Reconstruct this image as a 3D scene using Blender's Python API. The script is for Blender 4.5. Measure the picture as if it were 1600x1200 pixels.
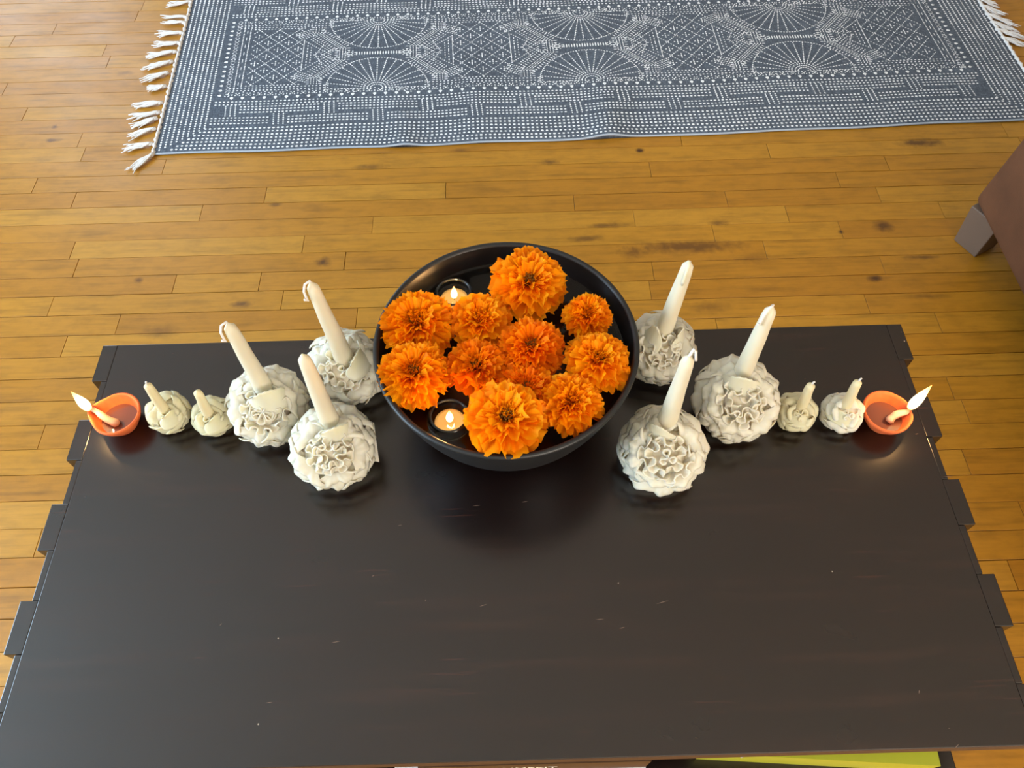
import bpy, bmesh, math, random
from math import pi, sin, cos, radians
from mathutils import Vector, Matrix, noise

for o in list(bpy.data.objects):
    bpy.data.objects.remove(o)
scene = bpy.context.scene
COL = scene.collection

# ------------------------------------------------------------------ camera
H = 0.42                                   # table height; the floor is z = 0
CAM = Vector((0.00722434, -0.09940391, 0.85250738 + H))
PITCH, YAW, ROLL, FPX = 0.998876839, -0.00654642, -0.02184325, 1199.3613
def camera_axes():
    cp, sp = cos(PITCH), sin(PITCH)
    rz = Matrix.Rotation(YAW, 3, 'Z')
    f = rz @ Vector((0, cp, -sp)); u = rz @ Vector((0, sp, cp)); r = rz @ Vector((1, 0, 0))
    c, s = cos(ROLL), sin(ROLL)
    return c * r + s * u, -s * r + c * u, f
AR, AU, AF = camera_axes()
cam_data = bpy.data.cameras.new('camera')
cam_data.sensor_width = 36.0
cam_data.lens = 36.0 * FPX / 1600.0
cam_data.clip_start = 0.02
cam = bpy.data.objects.new('camera', cam_data)
COL.objects.link(cam)
m = Matrix((AR, AU, -AF)).transposed().to_4x4()
m.translation = CAM
cam.matrix_world = m
scene.camera = cam

# ------------------------------------------------------------------ world, daylight, exposure
world = bpy.data.worlds.new('daylight_sky')
scene.world = world
world.use_nodes = True
bg = world.node_tree.nodes['Background']
bg.inputs[0].default_value = (0.72, 0.84, 1.0, 1)
bg.inputs[1].default_value = 1.0

def area(name, loc, rot, sx, sy, power, col):
    l = bpy.data.lights.new(name, 'AREA')
    l.shape = 'RECTANGLE'; l.size = sx; l.size_y = sy; l.energy = power; l.color = col
    o = bpy.data.objects.new(name, l); o.location = loc; o.rotation_euler = rot
    COL.objects.link(o)
    return o
RX0, RX1, RY0, RY1, RZ = -3.4, 3.3, -2.6, 4.05, 2.65      # the room
WL = (-1.3, 1.1, 0.75, 2.50)                              # window in the left wall: y0 y1 z0 z1
WF = (-3.15, -2.02, 0.35, 2.50)                           # window in the far wall: x0 x1 z0 z1
WB = (0.6, 2.6, 0.8, 2.3)                                 # opening added for warm fill behind the camera: x0 x1 z0 z1
area('window_daylight_side', (RX0 - 0.02, (WL[0] + WL[1]) / 2, (WL[2] + WL[3]) / 2), (0, radians(-90), 0),
     WL[3] - WL[2], WL[1] - WL[0], 190, (0.56, 0.79, 1.0))
area('window_daylight_far', ((WF[0] + WF[1]) / 2, RY1 + 0.02, (WF[2] + WF[3]) / 2), (radians(-90), 0, 0),
     WF[1] - WF[0], WF[3] - WF[2], 26, (0.72, 0.86, 1.0))
area('added_warm_fill_back', ((WB[0] + WB[1]) / 2, RY0 - 0.02, (WB[2] + WB[3]) / 2), (radians(90), 0, 0),
     WB[1] - WB[0], WB[3] - WB[2], 88, (1.0, 0.90, 0.76))  # unseen fill light, added to lift the darker right side of the room

vs = scene.view_settings
vs.view_transform = 'Standard'
vs.look = 'None'
vs.gamma = 1.0
vs.use_curve_mapping = False
vs.exposure = 0.2

# ------------------------------------------------------------------ helpers
def at(px, py, z):
    """world point on height z that the photograph shows at (px, py)"""
    d = AF + AR * ((px - 800) / FPX) + AU * ((600 - py) / FPX)
    return CAM + d * ((z - CAM.z) / d.z)

def upright(bx, by, zb, tx, ty):
    """foot at height zb under (bx,by) and the top over it, seen at (tx,ty): least leaning"""
    b = at(bx, by, zb)
    best = None
    for i in range(4, 400):
        t = at(tx, ty, zb + i * 0.001)
        e = (t.xy - b.xy).length
        if best is None or e < best[0]:
            best = (e, t)
    return b, best[1]

WM = {}
def wm(o):
    return WM.get(o.name, Matrix.Identity(4))
def adopt(o, parent, M=None):
    M = M or Matrix.Identity(4)
    if parent is not None:
        o.parent = parent
        o.matrix_parent_inverse = wm(parent).inverted()
    o.matrix_basis = M
    WM[o.name] = M
    return o
def link(name, mesh, mat=None, parent=None, M=None):
    o = bpy.data.objects.new(name, mesh)
    COL.objects.link(o)
    if mat and not mesh.materials:
        mesh.materials.append(mat)
    return adopt(o, parent, M)
def mk(name, verts, faces, mat, parent=None, smooth=True, M=None):
    me = bpy.data.meshes.new(name)
    me.from_pydata([tuple(v) for v in verts], [], faces)
    me.update()
    if smooth:
        me.polygons.foreach_set('use_smooth', [True] * len(me.polygons))
    return link(name, me, mat, parent, M)
def empty(name, loc, label=None, cat=None, group=None):
    o = bpy.data.objects.new(name, None)
    o.empty_display_size = 0.02
    COL.objects.link(o)
    M = Matrix.Translation(loc)
    adopt(o, None, M)
    tag(o, label, cat, group)
    return o
def tag(o, label=None, cat=None, group=None, kind=None):
    if label: o['label'] = label
    if cat: o['category'] = cat
    if group: o['group'] = group
    if kind: o['kind'] = kind
    return o

class MB:
    def __init__(self):
        self.v = []; self.f = []
    def add(self, v, f):
        n = len(self.v)
        self.v += [tuple(p) for p in v]
        self.f += [tuple(i + n for i in g) for g in f]
        return self
    def box(self, x0, x1, y0, y1, z0, z1):
        v = [(x, y, z) for z in (z0, z1) for y in (y0, y1) for x in (x0, x1)]
        return self.add(v, [(0, 2, 3, 1), (4, 5, 7, 6), (0, 1, 5, 4), (2, 6, 7, 3), (0, 4, 6, 2), (1, 3, 7, 5)])
    def lathe(self, prof, n=48, c=(0, 0, 0), fn=None, cap=True):
        """prof: (r, z) list from outside bottom round to inside"""
        v = []; f = []
        for r, z in prof:
            for k in range(n):
                a = 2 * pi * k / n
                rr, zz = (r, z) if fn is None else fn(r, z, a)
                v.append((c[0] + rr * cos(a), c[1] + rr * sin(a), c[2] + zz))
        for j in range(len(prof) - 1):
            for k in range(n):
                a, b = j * n + k, j * n + (k + 1) % n
                f.append((a, b, b + n, a + n))
        if cap and prof[0][0] > 1e-5: f.append(tuple(range(n))[::-1])
        if cap and prof[-1][0] > 1e-5: f.append(tuple((len(prof) - 1) * n + k for k in range(n)))
        return self.add(v, f)
    def tube(self, pts, rads, n=8, cap=True):
        pts = [Vector(p) for p in pts]
        if not hasattr(rads, '__len__'): rads = [rads] * len(pts)
        v = []; f = []
        t0 = (pts[1] - pts[0]).normalized()
        ref = Vector((0, 0, 1)) if abs(t0.z) < 0.9 else Vector((1, 0, 0))
        x = t0.cross(ref).normalized()
        for i, p in enumerate(pts):
            t = (pts[min(i + 1, len(pts) - 1)] - pts[max(i - 1, 0)]).normalized()
            x = (x - t * x.dot(t)).normalized()
            y = t.cross(x)
            for k in range(n):
                a = 2 * pi * k / n
                v.append(p + (x * cos(a) + y * sin(a)) * rads[i])
        for i in range(len(pts) - 1):
            for k in range(n):
                a, b = i * n + k, i * n + (k + 1) % n
                f.append((a, b, b + n, a + n))
        if cap:
            f.append(tuple(range(n))[::-1]); f.append(tuple((len(pts) - 1) * n + k for k in range(n)))
        return self.add(v, f)
    def grid(self, fn, nu, nv):
        v = [fn(i / nu, j / nv) for j in range(nv + 1) for i in range(nu + 1)]
        f = [(j * (nu + 1) + i, j * (nu + 1) + i + 1, (j + 1) * (nu + 1) + i + 1, (j + 1) * (nu + 1) + i) for j in range(nv) for i in range(nu)]
        return self.add(v, f)
    def build(self, name, mat, parent=None, smooth=True, M=None):
        return mk(name, self.v, self.f, mat, parent, smooth, M)

def bevelled(o, w=0.002, seg=2):
    b = o.modifiers.new('edge', 'BEVEL'); b.width = w; b.segments = seg; b.limit_method = 'ANGLE'; b.angle_limit = radians(40)
    return o

# ------------------------------------------------------------------ materials
def srgb(r, g, b):
    f = lambda c: (c / 255) / 12.92 if c / 255 <= 0.04045 else ((c / 255 + 0.055) / 1.055) ** 2.4
    return (f(r), f(g), f(b), 1)
def mat(name, col, rough=0.5, **kw):
    m = bpy.data.materials.new(name); m.use_nodes = True
    p = m.node_tree.nodes['Principled BSDF']
    p.inputs['Base Color'].default_value = col
    p.inputs['Roughness'].default_value = rough
    for k, v in kw.items():
        p.inputs[k.replace('_', ' ')].default_value = v
    return m
def P(m): return m.node_tree.nodes['Principled BSDF']
class NT:
    def __init__(self, m): self.t = m.node_tree
    def n(self, typ, **kw):
        n = self.t.nodes.new(typ)
        for k, v in kw.items(): setattr(n, k, v)
        return n
    def l(self, a, b): self.t.links.new(a, b)
    def noise(self, vec, scale, detail=4, rough=0.55):
        n = self.n('ShaderNodeTexNoise'); n.inputs['Scale'].default_value = scale
        n.inputs['Detail'].default_value = detail; n.inputs['Roughness'].default_value = rough
        self.l(vec, n.inputs['Vector']); return n.outputs['Fac']
    def mapping(self, vec, scale=(1, 1, 1), loc=None):
        n = self.n('ShaderNodeMapping'); n.inputs['Scale'].default_value = scale
        self.l(vec, n.inputs['Vector'])
        if loc is not None: self.l(loc, n.inputs['Location'])
        return n.outputs['Vector']
    def ramp(self, fac, stops):
        n = self.n('ShaderNodeValToRGB'); e = n.color_ramp.elements
        while len(e) < len(stops): e.new(0.5)
        for i, (p, c) in enumerate(stops):
            e[i].position = p; e[i].color = c if len(c) == 4 else (*c, 1)
        self.l(fac, n.inputs['Fac']); return n.outputs['Color']
    def mix(self, fac, a, b, mode='MIX'):
        n = self.n('ShaderNodeMix', data_type='RGBA', blend_type=mode)
        for s, x in ((n.inputs[0], fac), (n.inputs[6], a), (n.inputs[7], b)):
            if isinstance(x, (int, float)): s.default_value = x
            elif isinstance(x, tuple): s.default_value = x
            else: self.l(x, s)
        return n.outputs[2]
    def bump(self, h, strength, dist, m):
        n = self.n('ShaderNodeBump'); n.inputs['Strength'].default_value = strength; n.inputs['Distance'].default_value = dist
        self.l(h, n.inputs['Height']); self.l(n.outputs['Normal'], P(m).inputs['Normal'])
G = lambda v: (v, v, v, 1)

STAINS = [(505, 409, .022, .016, .9), (1366, 434.5, .020, .013, 1.0), (1000, 235, .014, .010, 1.0), (1381, 354, .030, .022, .85), (1075, 386, .16, .024, .75), (990, 395, .04, .02, .5),
          (580, 260, .05, .012, .6), (858, 253, .03, .012, .7), (1439, 223, .075, .018, .85), (378, 475, .028, .012, .75), (1123, 348, .03, .012, .6), (1314, 362, .008, .008, 1.0),
          (216, 438, .014, .010, .7), (86, 198, .010, .010, .9), (82, 219, .03, .010, .7), (950, 352, .06, .010, .6), (915, 373, .05, .012, .6), (1440, 402, .05, .009, .6), (1450, 463, .05, .009, .5),
          (195, 114, .03, .012, .5), (250, 519, .05, .02, .4), (430, 320, .02, .01, .6), (720, 235, .03, .01, .5), (1110, 480, .05, .02, .45), (1180, 404, .06, .02, .35)]
def wood_floor():
    m = mat('honey_oak', srgb(176, 122, 56), 0.33)
    t = NT(m)
    geo = t.n('ShaderNodeNewGeometry').outputs['Position']
    info = t.n('ShaderNodeObjectInfo').outputs['Random']
    sc = t.n('ShaderNodeMath', operation='MULTIPLY'); sc.inputs[1].default_value = 37.0
    t.l(info, sc.inputs[0])
    v = t.mapping(geo, (3.0, 38.0, 1.0), sc.outputs[0])
    g1 = t.noise(v, 2.2, 6, 0.6)
    v2 = t.mapping(geo, (6.0, 160.0, 1.0), sc.outputs[0])
    g2 = t.noise(v2, 1.2, 3, 0.6)
    tone = t.ramp(info, [(0.0, srgb(176, 117, 28)), (0.35, srgb(184, 125, 32)), (0.7, srgb(188, 130, 35)), (1.0, srgb(194, 138, 44))])
    grain = t.ramp(g1, [(0.30, G(0.72)), (0.50, G(0.97)), (0.75, G(1.0))])
    fine = t.ramp(g2, [(0.35, G(0.93)), (0.6, G(1.0))])
    c = t.mix(1.0, t.mix(1.0, tone, grain, 'MULTIPLY'), fine, 'MULTIPLY')
    # mineral streaks and worn patches with a shape of their own
    v3 = t.mapping(geo, (5.0, 22.0, 1.0), sc.outputs[0])
    st = t.ramp(t.noise(v3, 1.1, 3, 0.5), [(0.70, G(0)), (0.82, G(1))])
    c = t.mix(st, c, t.mix(0.55, c, srgb(104, 66, 28)))
    curl = t.ramp(t.noise(t.mapping(geo, (22, 46, 1), sc.outputs[0]), 1.0, 4, 0.6), [(0.32, G(0.84)), (0.55, G(1.0))])
    c = t.mix(1.0, c, curl, 'MULTIPLY')
    # knots and mineral stains of the boards
    wob = t.n('ShaderNodeTexNoise'); wob.inputs['Scale'].default_value = 60.0; t.l(geo, wob.inputs['Vector'])
    for px, py, rx, ry, k in STAINS:
        q = at(px, py, 0)
        sb = t.n('ShaderNodeVectorMath', operation='SUBTRACT'); t.l(geo, sb.inputs[0]); sb.inputs[1].default_value = (q.x, q.y, 0)
        ml = t.n('ShaderNodeVectorMath', operation='MULTIPLY'); t.l(sb.outputs[0], ml.inputs[0]); ml.inputs[1].default_value = (0.5 / rx, 0.5 / ry, 0)
        ln = t.n('ShaderNodeVectorMath', operation='LENGTH'); t.l(ml.outputs[0], ln.inputs[0])
        ad = t.n('ShaderNodeMath', operation='MULTIPLY_ADD'); t.l(wob.outputs['Fac'], ad.inputs[0]); ad.inputs[1].default_value = 0.5; t.l(ln.outputs['Value'], ad.inputs[2])
        c = t.mix(t.ramp(ad.outputs[0], [(0.36, G(k)), (0.56, G(k * 0.45)), (0.74, G(0))]), c, srgb(74, 42, 18))
    t.l(c, P(m).inputs['Base Color'])
    r = t.ramp(t.noise(t.mapping(geo, (4, 9, 1)), 1.5, 3), [(0.3, G(0.34)), (0.7, G(0.46))])
    t.l(r, P(m).inputs['Roughness'])
    t.bump(g2, 0.12, 0.0006, m)
    return m
def espresso():
    m = mat('espresso_stained_wood', (0.02, 0.013, 0.012, 1), 0.3, Specular_IOR_Level=0.85)
    t = NT(m)
    geo = t.n('ShaderNodeNewGeometry').outputs['Position']
    g = t.noise(t.mapping(geo, (2.2, 30, 4)), 1.6, 6, 0.62)
    f = t.noise(t.mapping(geo, (9, 260, 20)), 1.2, 3, 0.6)
    c = t.ramp(g, [(0.28, (0.0035, 0.0011, 0.0010, 1)), (0.55, (0.006, 0.0017, 0.0014, 1)), (0.72, (0.018, 0.0055, 0.0032, 1))])
    s = t.ramp(f, [(0.60, G(0)), (0.74, G(1))])
    gate = t.ramp(t.noise(t.mapping(geo, (5, 7, 3)), 1.7, 2), [(0.52, G(0)), (0.62, G(1))])
    s = t.mix(1.0, s, gate, 'MULTIPLY')
    c = t.mix(s, c, (0.055, 0.014, 0.008, 1))
    # pale specks and short scratches
    vo = t.n('ShaderNodeTexVoronoi'); vo.inputs['Scale'].default_value = 26.0
    t.l(t.mapping(geo, (1, 1, 0.2)), vo.inputs['Vector'])
    sp = t.ramp(vo.outputs['Distance'], [(0.018, G(1)), (0.03, G(0))])
    pick = t.ramp(t.noise(geo, 9.0, 1), [(0.54, G(0)), (0.58, G(1))])
    c = t.mix(t.mix(1.0, sp, pick, 'MULTIPLY'), c, (0.35, 0.27, 0.2, 1))
    t.l(c, P(m).inputs['Base Color'])
    r = t.ramp(t.noise(t.mapping(geo, (3, 5, 3)), 2.0, 4), [(0.3, G(0.22)), (0.7, G(0.28))])
    t.l(r, P(m).inputs['Roughness'])
    t.bump(f, 0.05, 0.0004, m)
    return m
def wax(name, col, trans=0.22):
    m = bpy.data.materials.new(name); m.use_nodes = True
    t = NT(m); p = P(m)
    p.inputs['Base Color'].default_value = col; p.inputs['Roughness'].default_value = 0.48
    p.inputs['Subsurface Weight'].default_value = 0.55
    p.inputs['Subsurface Radius'].default_value = (1.0, 0.75, 0.45); p.inputs['Subsurface Scale'].default_value = 0.006
    tr = t.n('ShaderNodeBsdfTranslucent'); tr.inputs['Color'].default_value = (col[0], col[1] * 0.9, col[2] * 0.72, 1)
    mx = t.n('ShaderNodeMixShader'); mx.inputs[0].default_value = trans
    t.l(p.outputs[0], mx.inputs[1]); t.l(tr.outputs[0], mx.inputs[2])
    t.l(mx.outputs[0], m.node_tree.nodes['Material Output'].inputs['Surface'])
    n = t.noise(t.n('ShaderNodeNewGeometry').outputs['Position'], 90.0, 3)
    t.bump(n, 0.15, 0.001, m)
    return m
def petal_mat(name, c0, c1, c2):
    m = bpy.data.materials.new(name); m.use_nodes = True
    t = NT(m); p = P(m)
    info = t.n('ShaderNodeObjectInfo').outputs['Random']
    geo = t.n('ShaderNodeNewGeometry').outputs['Position']
    c = t.ramp(info, [(0.0, c0), (0.5, c1), (1.0, c2)])
    n = t.noise(geo, 130.0, 3)
    c = t.mix(t.ramp(n, [(0.35, G(0.0)), (0.75, G(0.5))]), c, c2)
    t.l(c, p.inputs['Base Color'])
    p.inputs['Roughness'].default_value = 0.55
    p.inputs['Specular IOR Level'].default_value = 0.12
    tr = t.n('ShaderNodeBsdfTranslucent'); t.l(c, tr.inputs['Color'])
    mx = t.n('ShaderNodeMixShader'); mx.inputs[0].default_value = 0.38
    t.l(p.outputs[0], mx.inputs[1]); t.l(tr.outputs[0], mx.inputs[2])
    t.l(mx.outputs[0], m.node_tree.nodes['Material Output'].inputs['Surface'])
    return m
def emis(name, col, s):
    m = mat(name, (0, 0, 0, 1), 0.5)
    P(m).inputs['Emission Color'].default_value = col; P(m).inputs['Emission Strength'].default_value = s
    return m
def flame_mat():
    m = bpy.data.materials.new('flame'); m.use_nodes = True
    t = NT(m); p = P(m)
    p.inputs['Base Color'].default_value = (0, 0, 0, 1)
    tc = t.n('ShaderNodeTexCoord').outputs['Generated']
    sx = t.n('ShaderNodeSeparateXYZ'); t.l(tc, sx.inputs[0])
    c = t.ramp(sx.outputs['Z'], [(0.0, (1.0, 0.30, 0.05, 1)), (0.18, (1, 0.62, 0.25, 1)), (0.40, (1, 0.84, 0.52, 1)), (0.8, (1, 0.62, 0.22, 1)), (1.0, (1, 0.36, 0.06, 1))])
    t.l(c, p.inputs['Emission Color'])
    p.inputs['Emission Strength'].default_value = 3.6
    return m
def clay():
    m = mat('terracotta', srgb(205, 92, 38), 0.75)
    t = NT(m); geo = t.n('ShaderNodeNewGeometry').outputs['Position']
    n = t.noise(geo, 60, 4)
    t.l(t.ramp(n, [(0.3, srgb(190, 78, 30)), (0.7, srgb(222, 108, 50))]), P(m).inputs['Base Color'])
    t.bump(t.noise(geo, 240, 3), 0.2, 0.001, m)
    return m
def suede():
    m = mat('brown_suede', srgb(104, 62, 48), 0.82)
    t = NT(m); geo = t.n('ShaderNodeNewGeometry').outputs['Position']
    n = t.noise(geo, 9, 5)
    t.l(t.ramp(n, [(0.3, srgb(88, 54, 31)), (0.7, srgb(110, 69, 42))]), P(m).inputs['Base Color'])
    t.bump(t.noise(geo, 420, 2), 0.25, 0.001, m)
    return m
def rug_base():
    m = mat('slate_cotton', srgb(86, 94, 108), 0.95, Specular_IOR_Level=0.1)
    t = NT(m); geo = t.n('ShaderNodeNewGeometry').outputs['Position']
    a = t.noise(t.mapping(geo, (60, 700, 1)), 1.0, 2)
    b = t.noise(t.mapping(geo, (700, 60, 1)), 1.0, 2)
    w = t.mix(0.5, a, b)
    big = t.noise(geo, 5.0, 4)
    c = t.ramp(w, [(0.36, srgb(68, 75, 86)), (0.5, srgb(92, 100, 113)), (0.66, srgb(128, 137, 151))])
    c = t.mix(1.0, c, t.ramp(big, [(0.3, G(0.86)), (0.7, G(1.06))]), 'MULTIPLY')
    t.l(c, P(m).inputs['Base Color'])
    t.bump(w, 0.5, 0.002, m)
    return m
M_FLOOR = wood_floor()
M_GAP = mat('floor_gap', srgb(40, 22, 8), 0.9)
M_KNOT = mat('wood_knot', srgb(78, 46, 22), 0.6)
M_TABLE = espresso()
M_TIP = mat('bare_wood_edge', srgb(74, 46, 28), 0.6)
M_WAX = wax('ivory_wax', srgb(240, 230, 208))
M_WAX_S = wax('cream_wax', srgb(232, 220, 182))
M_TAPER = wax('taper_wax', srgb(226, 216, 190), 0.1)
M_WICK = mat('wick_cotton', srgb(226, 218, 210), 0.9)
M_LAMPWICK = mat('oily_cotton', srgb(186, 160, 130), 0.5)
M_CHAR = mat('burnt_wick', (0.02, 0.015, 0.012, 1), 0.9)
M_OR1 = petal_mat('marigold_orange', srgb(253, 136, 2), srgb(255, 152, 3), srgb(255, 170, 8))
M_OR2 = petal_mat('marigold_amber', srgb(254, 142, 4), srgb(255, 156, 5), srgb(255, 174, 16))
M_OR3 = petal_mat('marigold_deep', srgb(248, 118, 2), srgb(253, 134, 2), srgb(255, 152, 6))
M_CENTRE = mat('marigold_centre', srgb(128, 84, 14), 0.9)
M_GREEN = mat('marigold_calyx', srgb(70, 84, 34), 0.8)
M_BOWL = mat('black_stoneware', (0.011, 0.011, 0.012, 1), 0.40)
M_BOWL_IN = mat('black_glaze', (0.010, 0.009, 0.009, 1), 0.30)
M_WATER = mat('water', (1, 1, 1, 1), 0.02, IOR=1.33, Transmission_Weight=1.0)
M_OIL = mat('lamp_oil', (0.12, 0.045, 0.030, 1), 0.04, Specular_IOR_Level=0.7)
M_GLASS = mat('clear_glass', (1, 1, 1, 1), 0.01, IOR=1.47, Transmission_Weight=1.0)
M_TEA = mat('tealight_wax', srgb(250, 218, 138), 0.4, Subsurface_Weight=0.0)
M_FLAME = flame_mat()
M_CLAY = clay()
M_SUEDE = suede()
M_LEG = mat('grey_brown_wood', srgb(112, 92, 78), 0.5)
M_RUG = rug_base()
M_PRINT = mat('white_print', srgb(246, 248, 252), 0.95, Specular_IOR_Level=0.1)
M_FRINGE = mat('cotton_fringe', srgb(232, 226, 222), 0.95, Specular_IOR_Level=0.1)
M_WALL = mat('painted_wall', srgb(200, 190, 172), 0.85)
M_CEIL = mat('painted_ceiling', srgb(232, 228, 220), 0.9)
M_FRAME = mat('white_window_frame', srgb(236, 234, 228), 0.4)

# ------------------------------------------------------------------ room shell
def struct(o): o['kind'] = 'structure'; return o
T = 0.12
struct(MB().box(RX0 - T, RX1 + T, RY0 - T, RY1 + T, RZ, RZ + T).build('ceiling', M_CEIL, None, False))
struct(MB().box(RX1, RX1 + T, RY0, RY1, 0, RZ).build('wall_right', M_WALL, None, False))
b = MB()
b.box(RX0, WB[0], RY0 - T, RY0, 0, RZ).box(WB[1], RX1, RY0 - T, RY0, 0, RZ)
b.box(WB[0], WB[1], RY0 - T, RY0, 0, WB[2]).box(WB[0], WB[1], RY0 - T, RY0, WB[3], RZ)
struct(b.build('wall_back', M_WALL, None, False))
b = MB()
x0, x1, z0, z1 = WB
b.box(x0 - .07, x0, RY0, RY0 + .03, z0 - .07, z1 + .07).box(x1, x1 + .07, RY0, RY0 + .03, z0 - .07, z1 + .07)
b.box(x0, x1, RY0, RY0 + .03, z1, z1 + .07).box(x0, x1, RY0, RY0 + .08, z0 - .07, z0)
struct(b.build('added_fill_frame', M_FRAME, None, False))  # frame round the opening added for the fill light
b = MB()
b.box(RX0 - T, RX0, RY0, WL[0], 0, RZ).box(RX0 - T, RX0, WL[1], RY1, 0, RZ)
b.box(RX0 - T, RX0, WL[0], WL[1], 0, WL[2]).box(RX0 - T, RX0, WL[0], WL[1], WL[3], RZ)
struct(b.build('wall_left', M_WALL, None, False))
b = MB()
b.box(RX0, WF[0], RY1, RY1 + T, 0, RZ).box(WF[1], RX1, RY1, RY1 + T, 0, RZ)
b.box(WF[0], WF[1], RY1, RY1 + T, 0, WF[2]).box(WF[0], WF[1], RY1, RY1 + T, WF[3], RZ)
struct(b.build('wall_far', M_WALL, None, False))
b = MB()
y0, y1, z0, z1 = WL
b.box(RX0, RX0 + .03, y0 - .07, y0, z0 - .07, z1 + .07).box(RX0, RX0 + .03, y1, y1 + .07, z0 - .07, z1 + .07)
b.box(RX0, RX0 + .03, y0, y1, z1, z1 + .07).box(RX0, RX0 + .08, y0, y1, z0 - .07, z0).box(RX0, RX0 + .03, (y0 + y1) / 2 - .03, (y0 + y1) / 2 + .03, z0, z1)
struct(b.build('window_1', M_FRAME, None, False))
b = MB()
x0, x1, z0, z1 = WF
b.box(x0 - .07, x0, RY1 - .03, RY1, z0 - .07, z1 + .07).box(x1, x1 + .07, RY1 - .03, RY1, z0 - .07, z1 + .07)
b.box(x0, x1, RY1 - .03, RY1, z1, z1 + .07).box(x0, x1, RY1 - .08, RY1, z0 - .07, z0)
struct(b.build('window_2', M_FRAME, None, False))
b = MB().box(RX0, RX0 + .018, RY0, RY1, 0, .12); struct(b.build('baseboard_left', M_FRAME, None, False))
b = MB().box(RX0 + .018, RX1, RY1 - .018, RY1, 0, .12); struct(b.build('baseboard_far', M_FRAME, None, False))

# ------------------------------------------------------------------ floor of strip planks
PW, SEAM0 = 0.05325, 1.188
floor = struct(MB().box(RX0, RX1, RY0, RY1, -0.06, -0.008).build('floor', M_GAP, None, False))
JOINTS = [(85.5, 45), (20, 63), (162, 81), (130, 241), (256, 261), (54, 290), (115, 313), (120, 414), (79, 478), (184.5, 506),
          (100, 541), (272, 445), (405, 444), (442, 462), (557, 497), (415, 302), (696.7, 296), (897, 315), (474, 380.7),
          (539, 406.7), (1015, 260.6), (1199, 230), (1307, 274.6), (1381, 243), (1134, 306.5), (1370, 298), (990.6, 338),
          (1228, 328.4), (1467, 318), (1114, 361), (1311, 352.5), (1194, 385), (1020, 421), (1375, 404), (1352, 466),
          (1118, 499), (1462, 494), (1479, 591), (1506, 711), (65, 681), (1064, 218), (1575, 212)]
rows = {}
for px, py in JOINTS:
    p = at(px, py, 0)
    rows.setdefault(math.floor((p.y - SEAM0) / PW), []).append(p.x)
rng = random.Random(5)
r0, r1 = math.floor((RY0 - SEAM0) / PW), math.ceil((RY1 - SEAM0) / PW)
far_planks = MB()
n_near = 0
for r in range(r0, r1):
    ya, yb = SEAM0 + r * PW, SEAM0 + (r + 1) * PW
    ya, yb = max(ya, RY0), min(yb, RY1)
    if yb - ya < 0.006: continue
    js = sorted(rows.get(r, []))
    cuts = list(js)
    x = (js[-1] if js else rng.uniform(-0.2, 0.2)) + rng.uniform(0.55, 1.1)
    while x < RX1 - 0.1: cuts.append(x); x += rng.uniform(0.45, 1.2)
    x = (js[0] if js else cuts[0] if cuts else 0) - rng.uniform(0.5, 1.0)
    while x > RX0 + 0.1: cuts.append(x); x -= rng.uniform(0.45, 1.2)
    cuts = [RX0] + sorted(cuts) + [RX1]
    gs = rng.choice([0.0003, 0.0005, 0.0006, 0.0009])
    for a, c in zip(cuts, cuts[1:]):
        ge = rng.choice([0.0003, 0.0005, 0.0007])
        dz = rng.uniform(-0.0003, 0.0)
        X0, X1, Y0, Y1, bv = a + ge, c - ge, ya + gs, yb - gs, 0.0003
        v = [(X0, Y0, -0.008), (X1, Y0, -0.008), (X1, Y1, -0.008), (X0, Y1, -0.008),
             (X0, Y0, dz - bv), (X1, Y0, dz - bv), (X1, Y1, dz - bv), (X0, Y1, dz - bv),
             (X0 + bv, Y0 + bv, dz), (X1 - bv, Y0 + bv, dz), (X1 - bv, Y1 - bv, dz), (X0 + bv, Y1 - bv, dz)]
        f = [(8, 9, 10, 11)]
        for i in range(4):
            j = (i + 1) % 4
            f += [(i, j, j + 4, i + 4), (i + 4, j + 4, j + 8, i + 8)]
        lim = 0.95 + (ya + 0.1) * 0.36
        if -0.05 < yb and ya < 2.2 and c > -lim and a < lim and n_near < 296:
            mk('plank', v, f, M_FLOOR, floor, False); n_near += 1
        else:
            far_planks.add(v, f)
o = far_planks.build('planks', M_FLOOR, floor, False); o['kind'] = 'stuff'
# ------------------------------------------------------------------ rug
RO, RANG = Vector((-0.85156558, 1.41612728)), radians(1.2140686)
RDU, RDV = Vector((cos(RANG), sin(RANG))), Vector((-sin(RANG), cos(RANG)))
RU, RV = 2.24, 0.756
def rug_h(u, v):
    g = lambda a, c, w: math.exp(-((a - c) / w) ** 2)
    h = 0.0045
    h += 0.010 * g(u, 1.12 + 0.10 * v, 0.045) * math.exp(-v / 0.16)
    h += 0.007 * g(u, 0.62 - 0.15 * v, 0.035) * math.exp(-v / 0.12)
    h += 0.003 * g(u, 0.80, 0.05) * math.exp(-((v - .15) / .15) ** 2)
    h += 0.0015 * (noise.noise((u * 4, v * 6, 1.3)) + 0.4)
    return h
def rug_p(u, v, dz=0.0):
    uu = u - 0.034 * v * (1 - u / RU)
    vv = v - 0.007 * sin(pi * u / RU) * (1 - v / RV) + 0.002 * sin(u * 17) * (1 - v / RV)
    p = RO + RDU * uu + RDV * vv
    return (p.x, p.y, rug_h(u, v) + dz)
rug = empty('area_rug', (0.27, 1.8, 0), 'slate grey cotton rug with white dotted block print and fringed ends', 'rug')
NU, NV = 220, 70
b = MB().grid(lambda s, t: rug_p(s * RU, t * RV), NU, NV)
n = len(b.v)
b.v += [(x, y, 0.0006) for x, y, z in b.v]
b.f += [tuple(i + n for i in reversed(f)) for f in list(b.f)]
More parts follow.
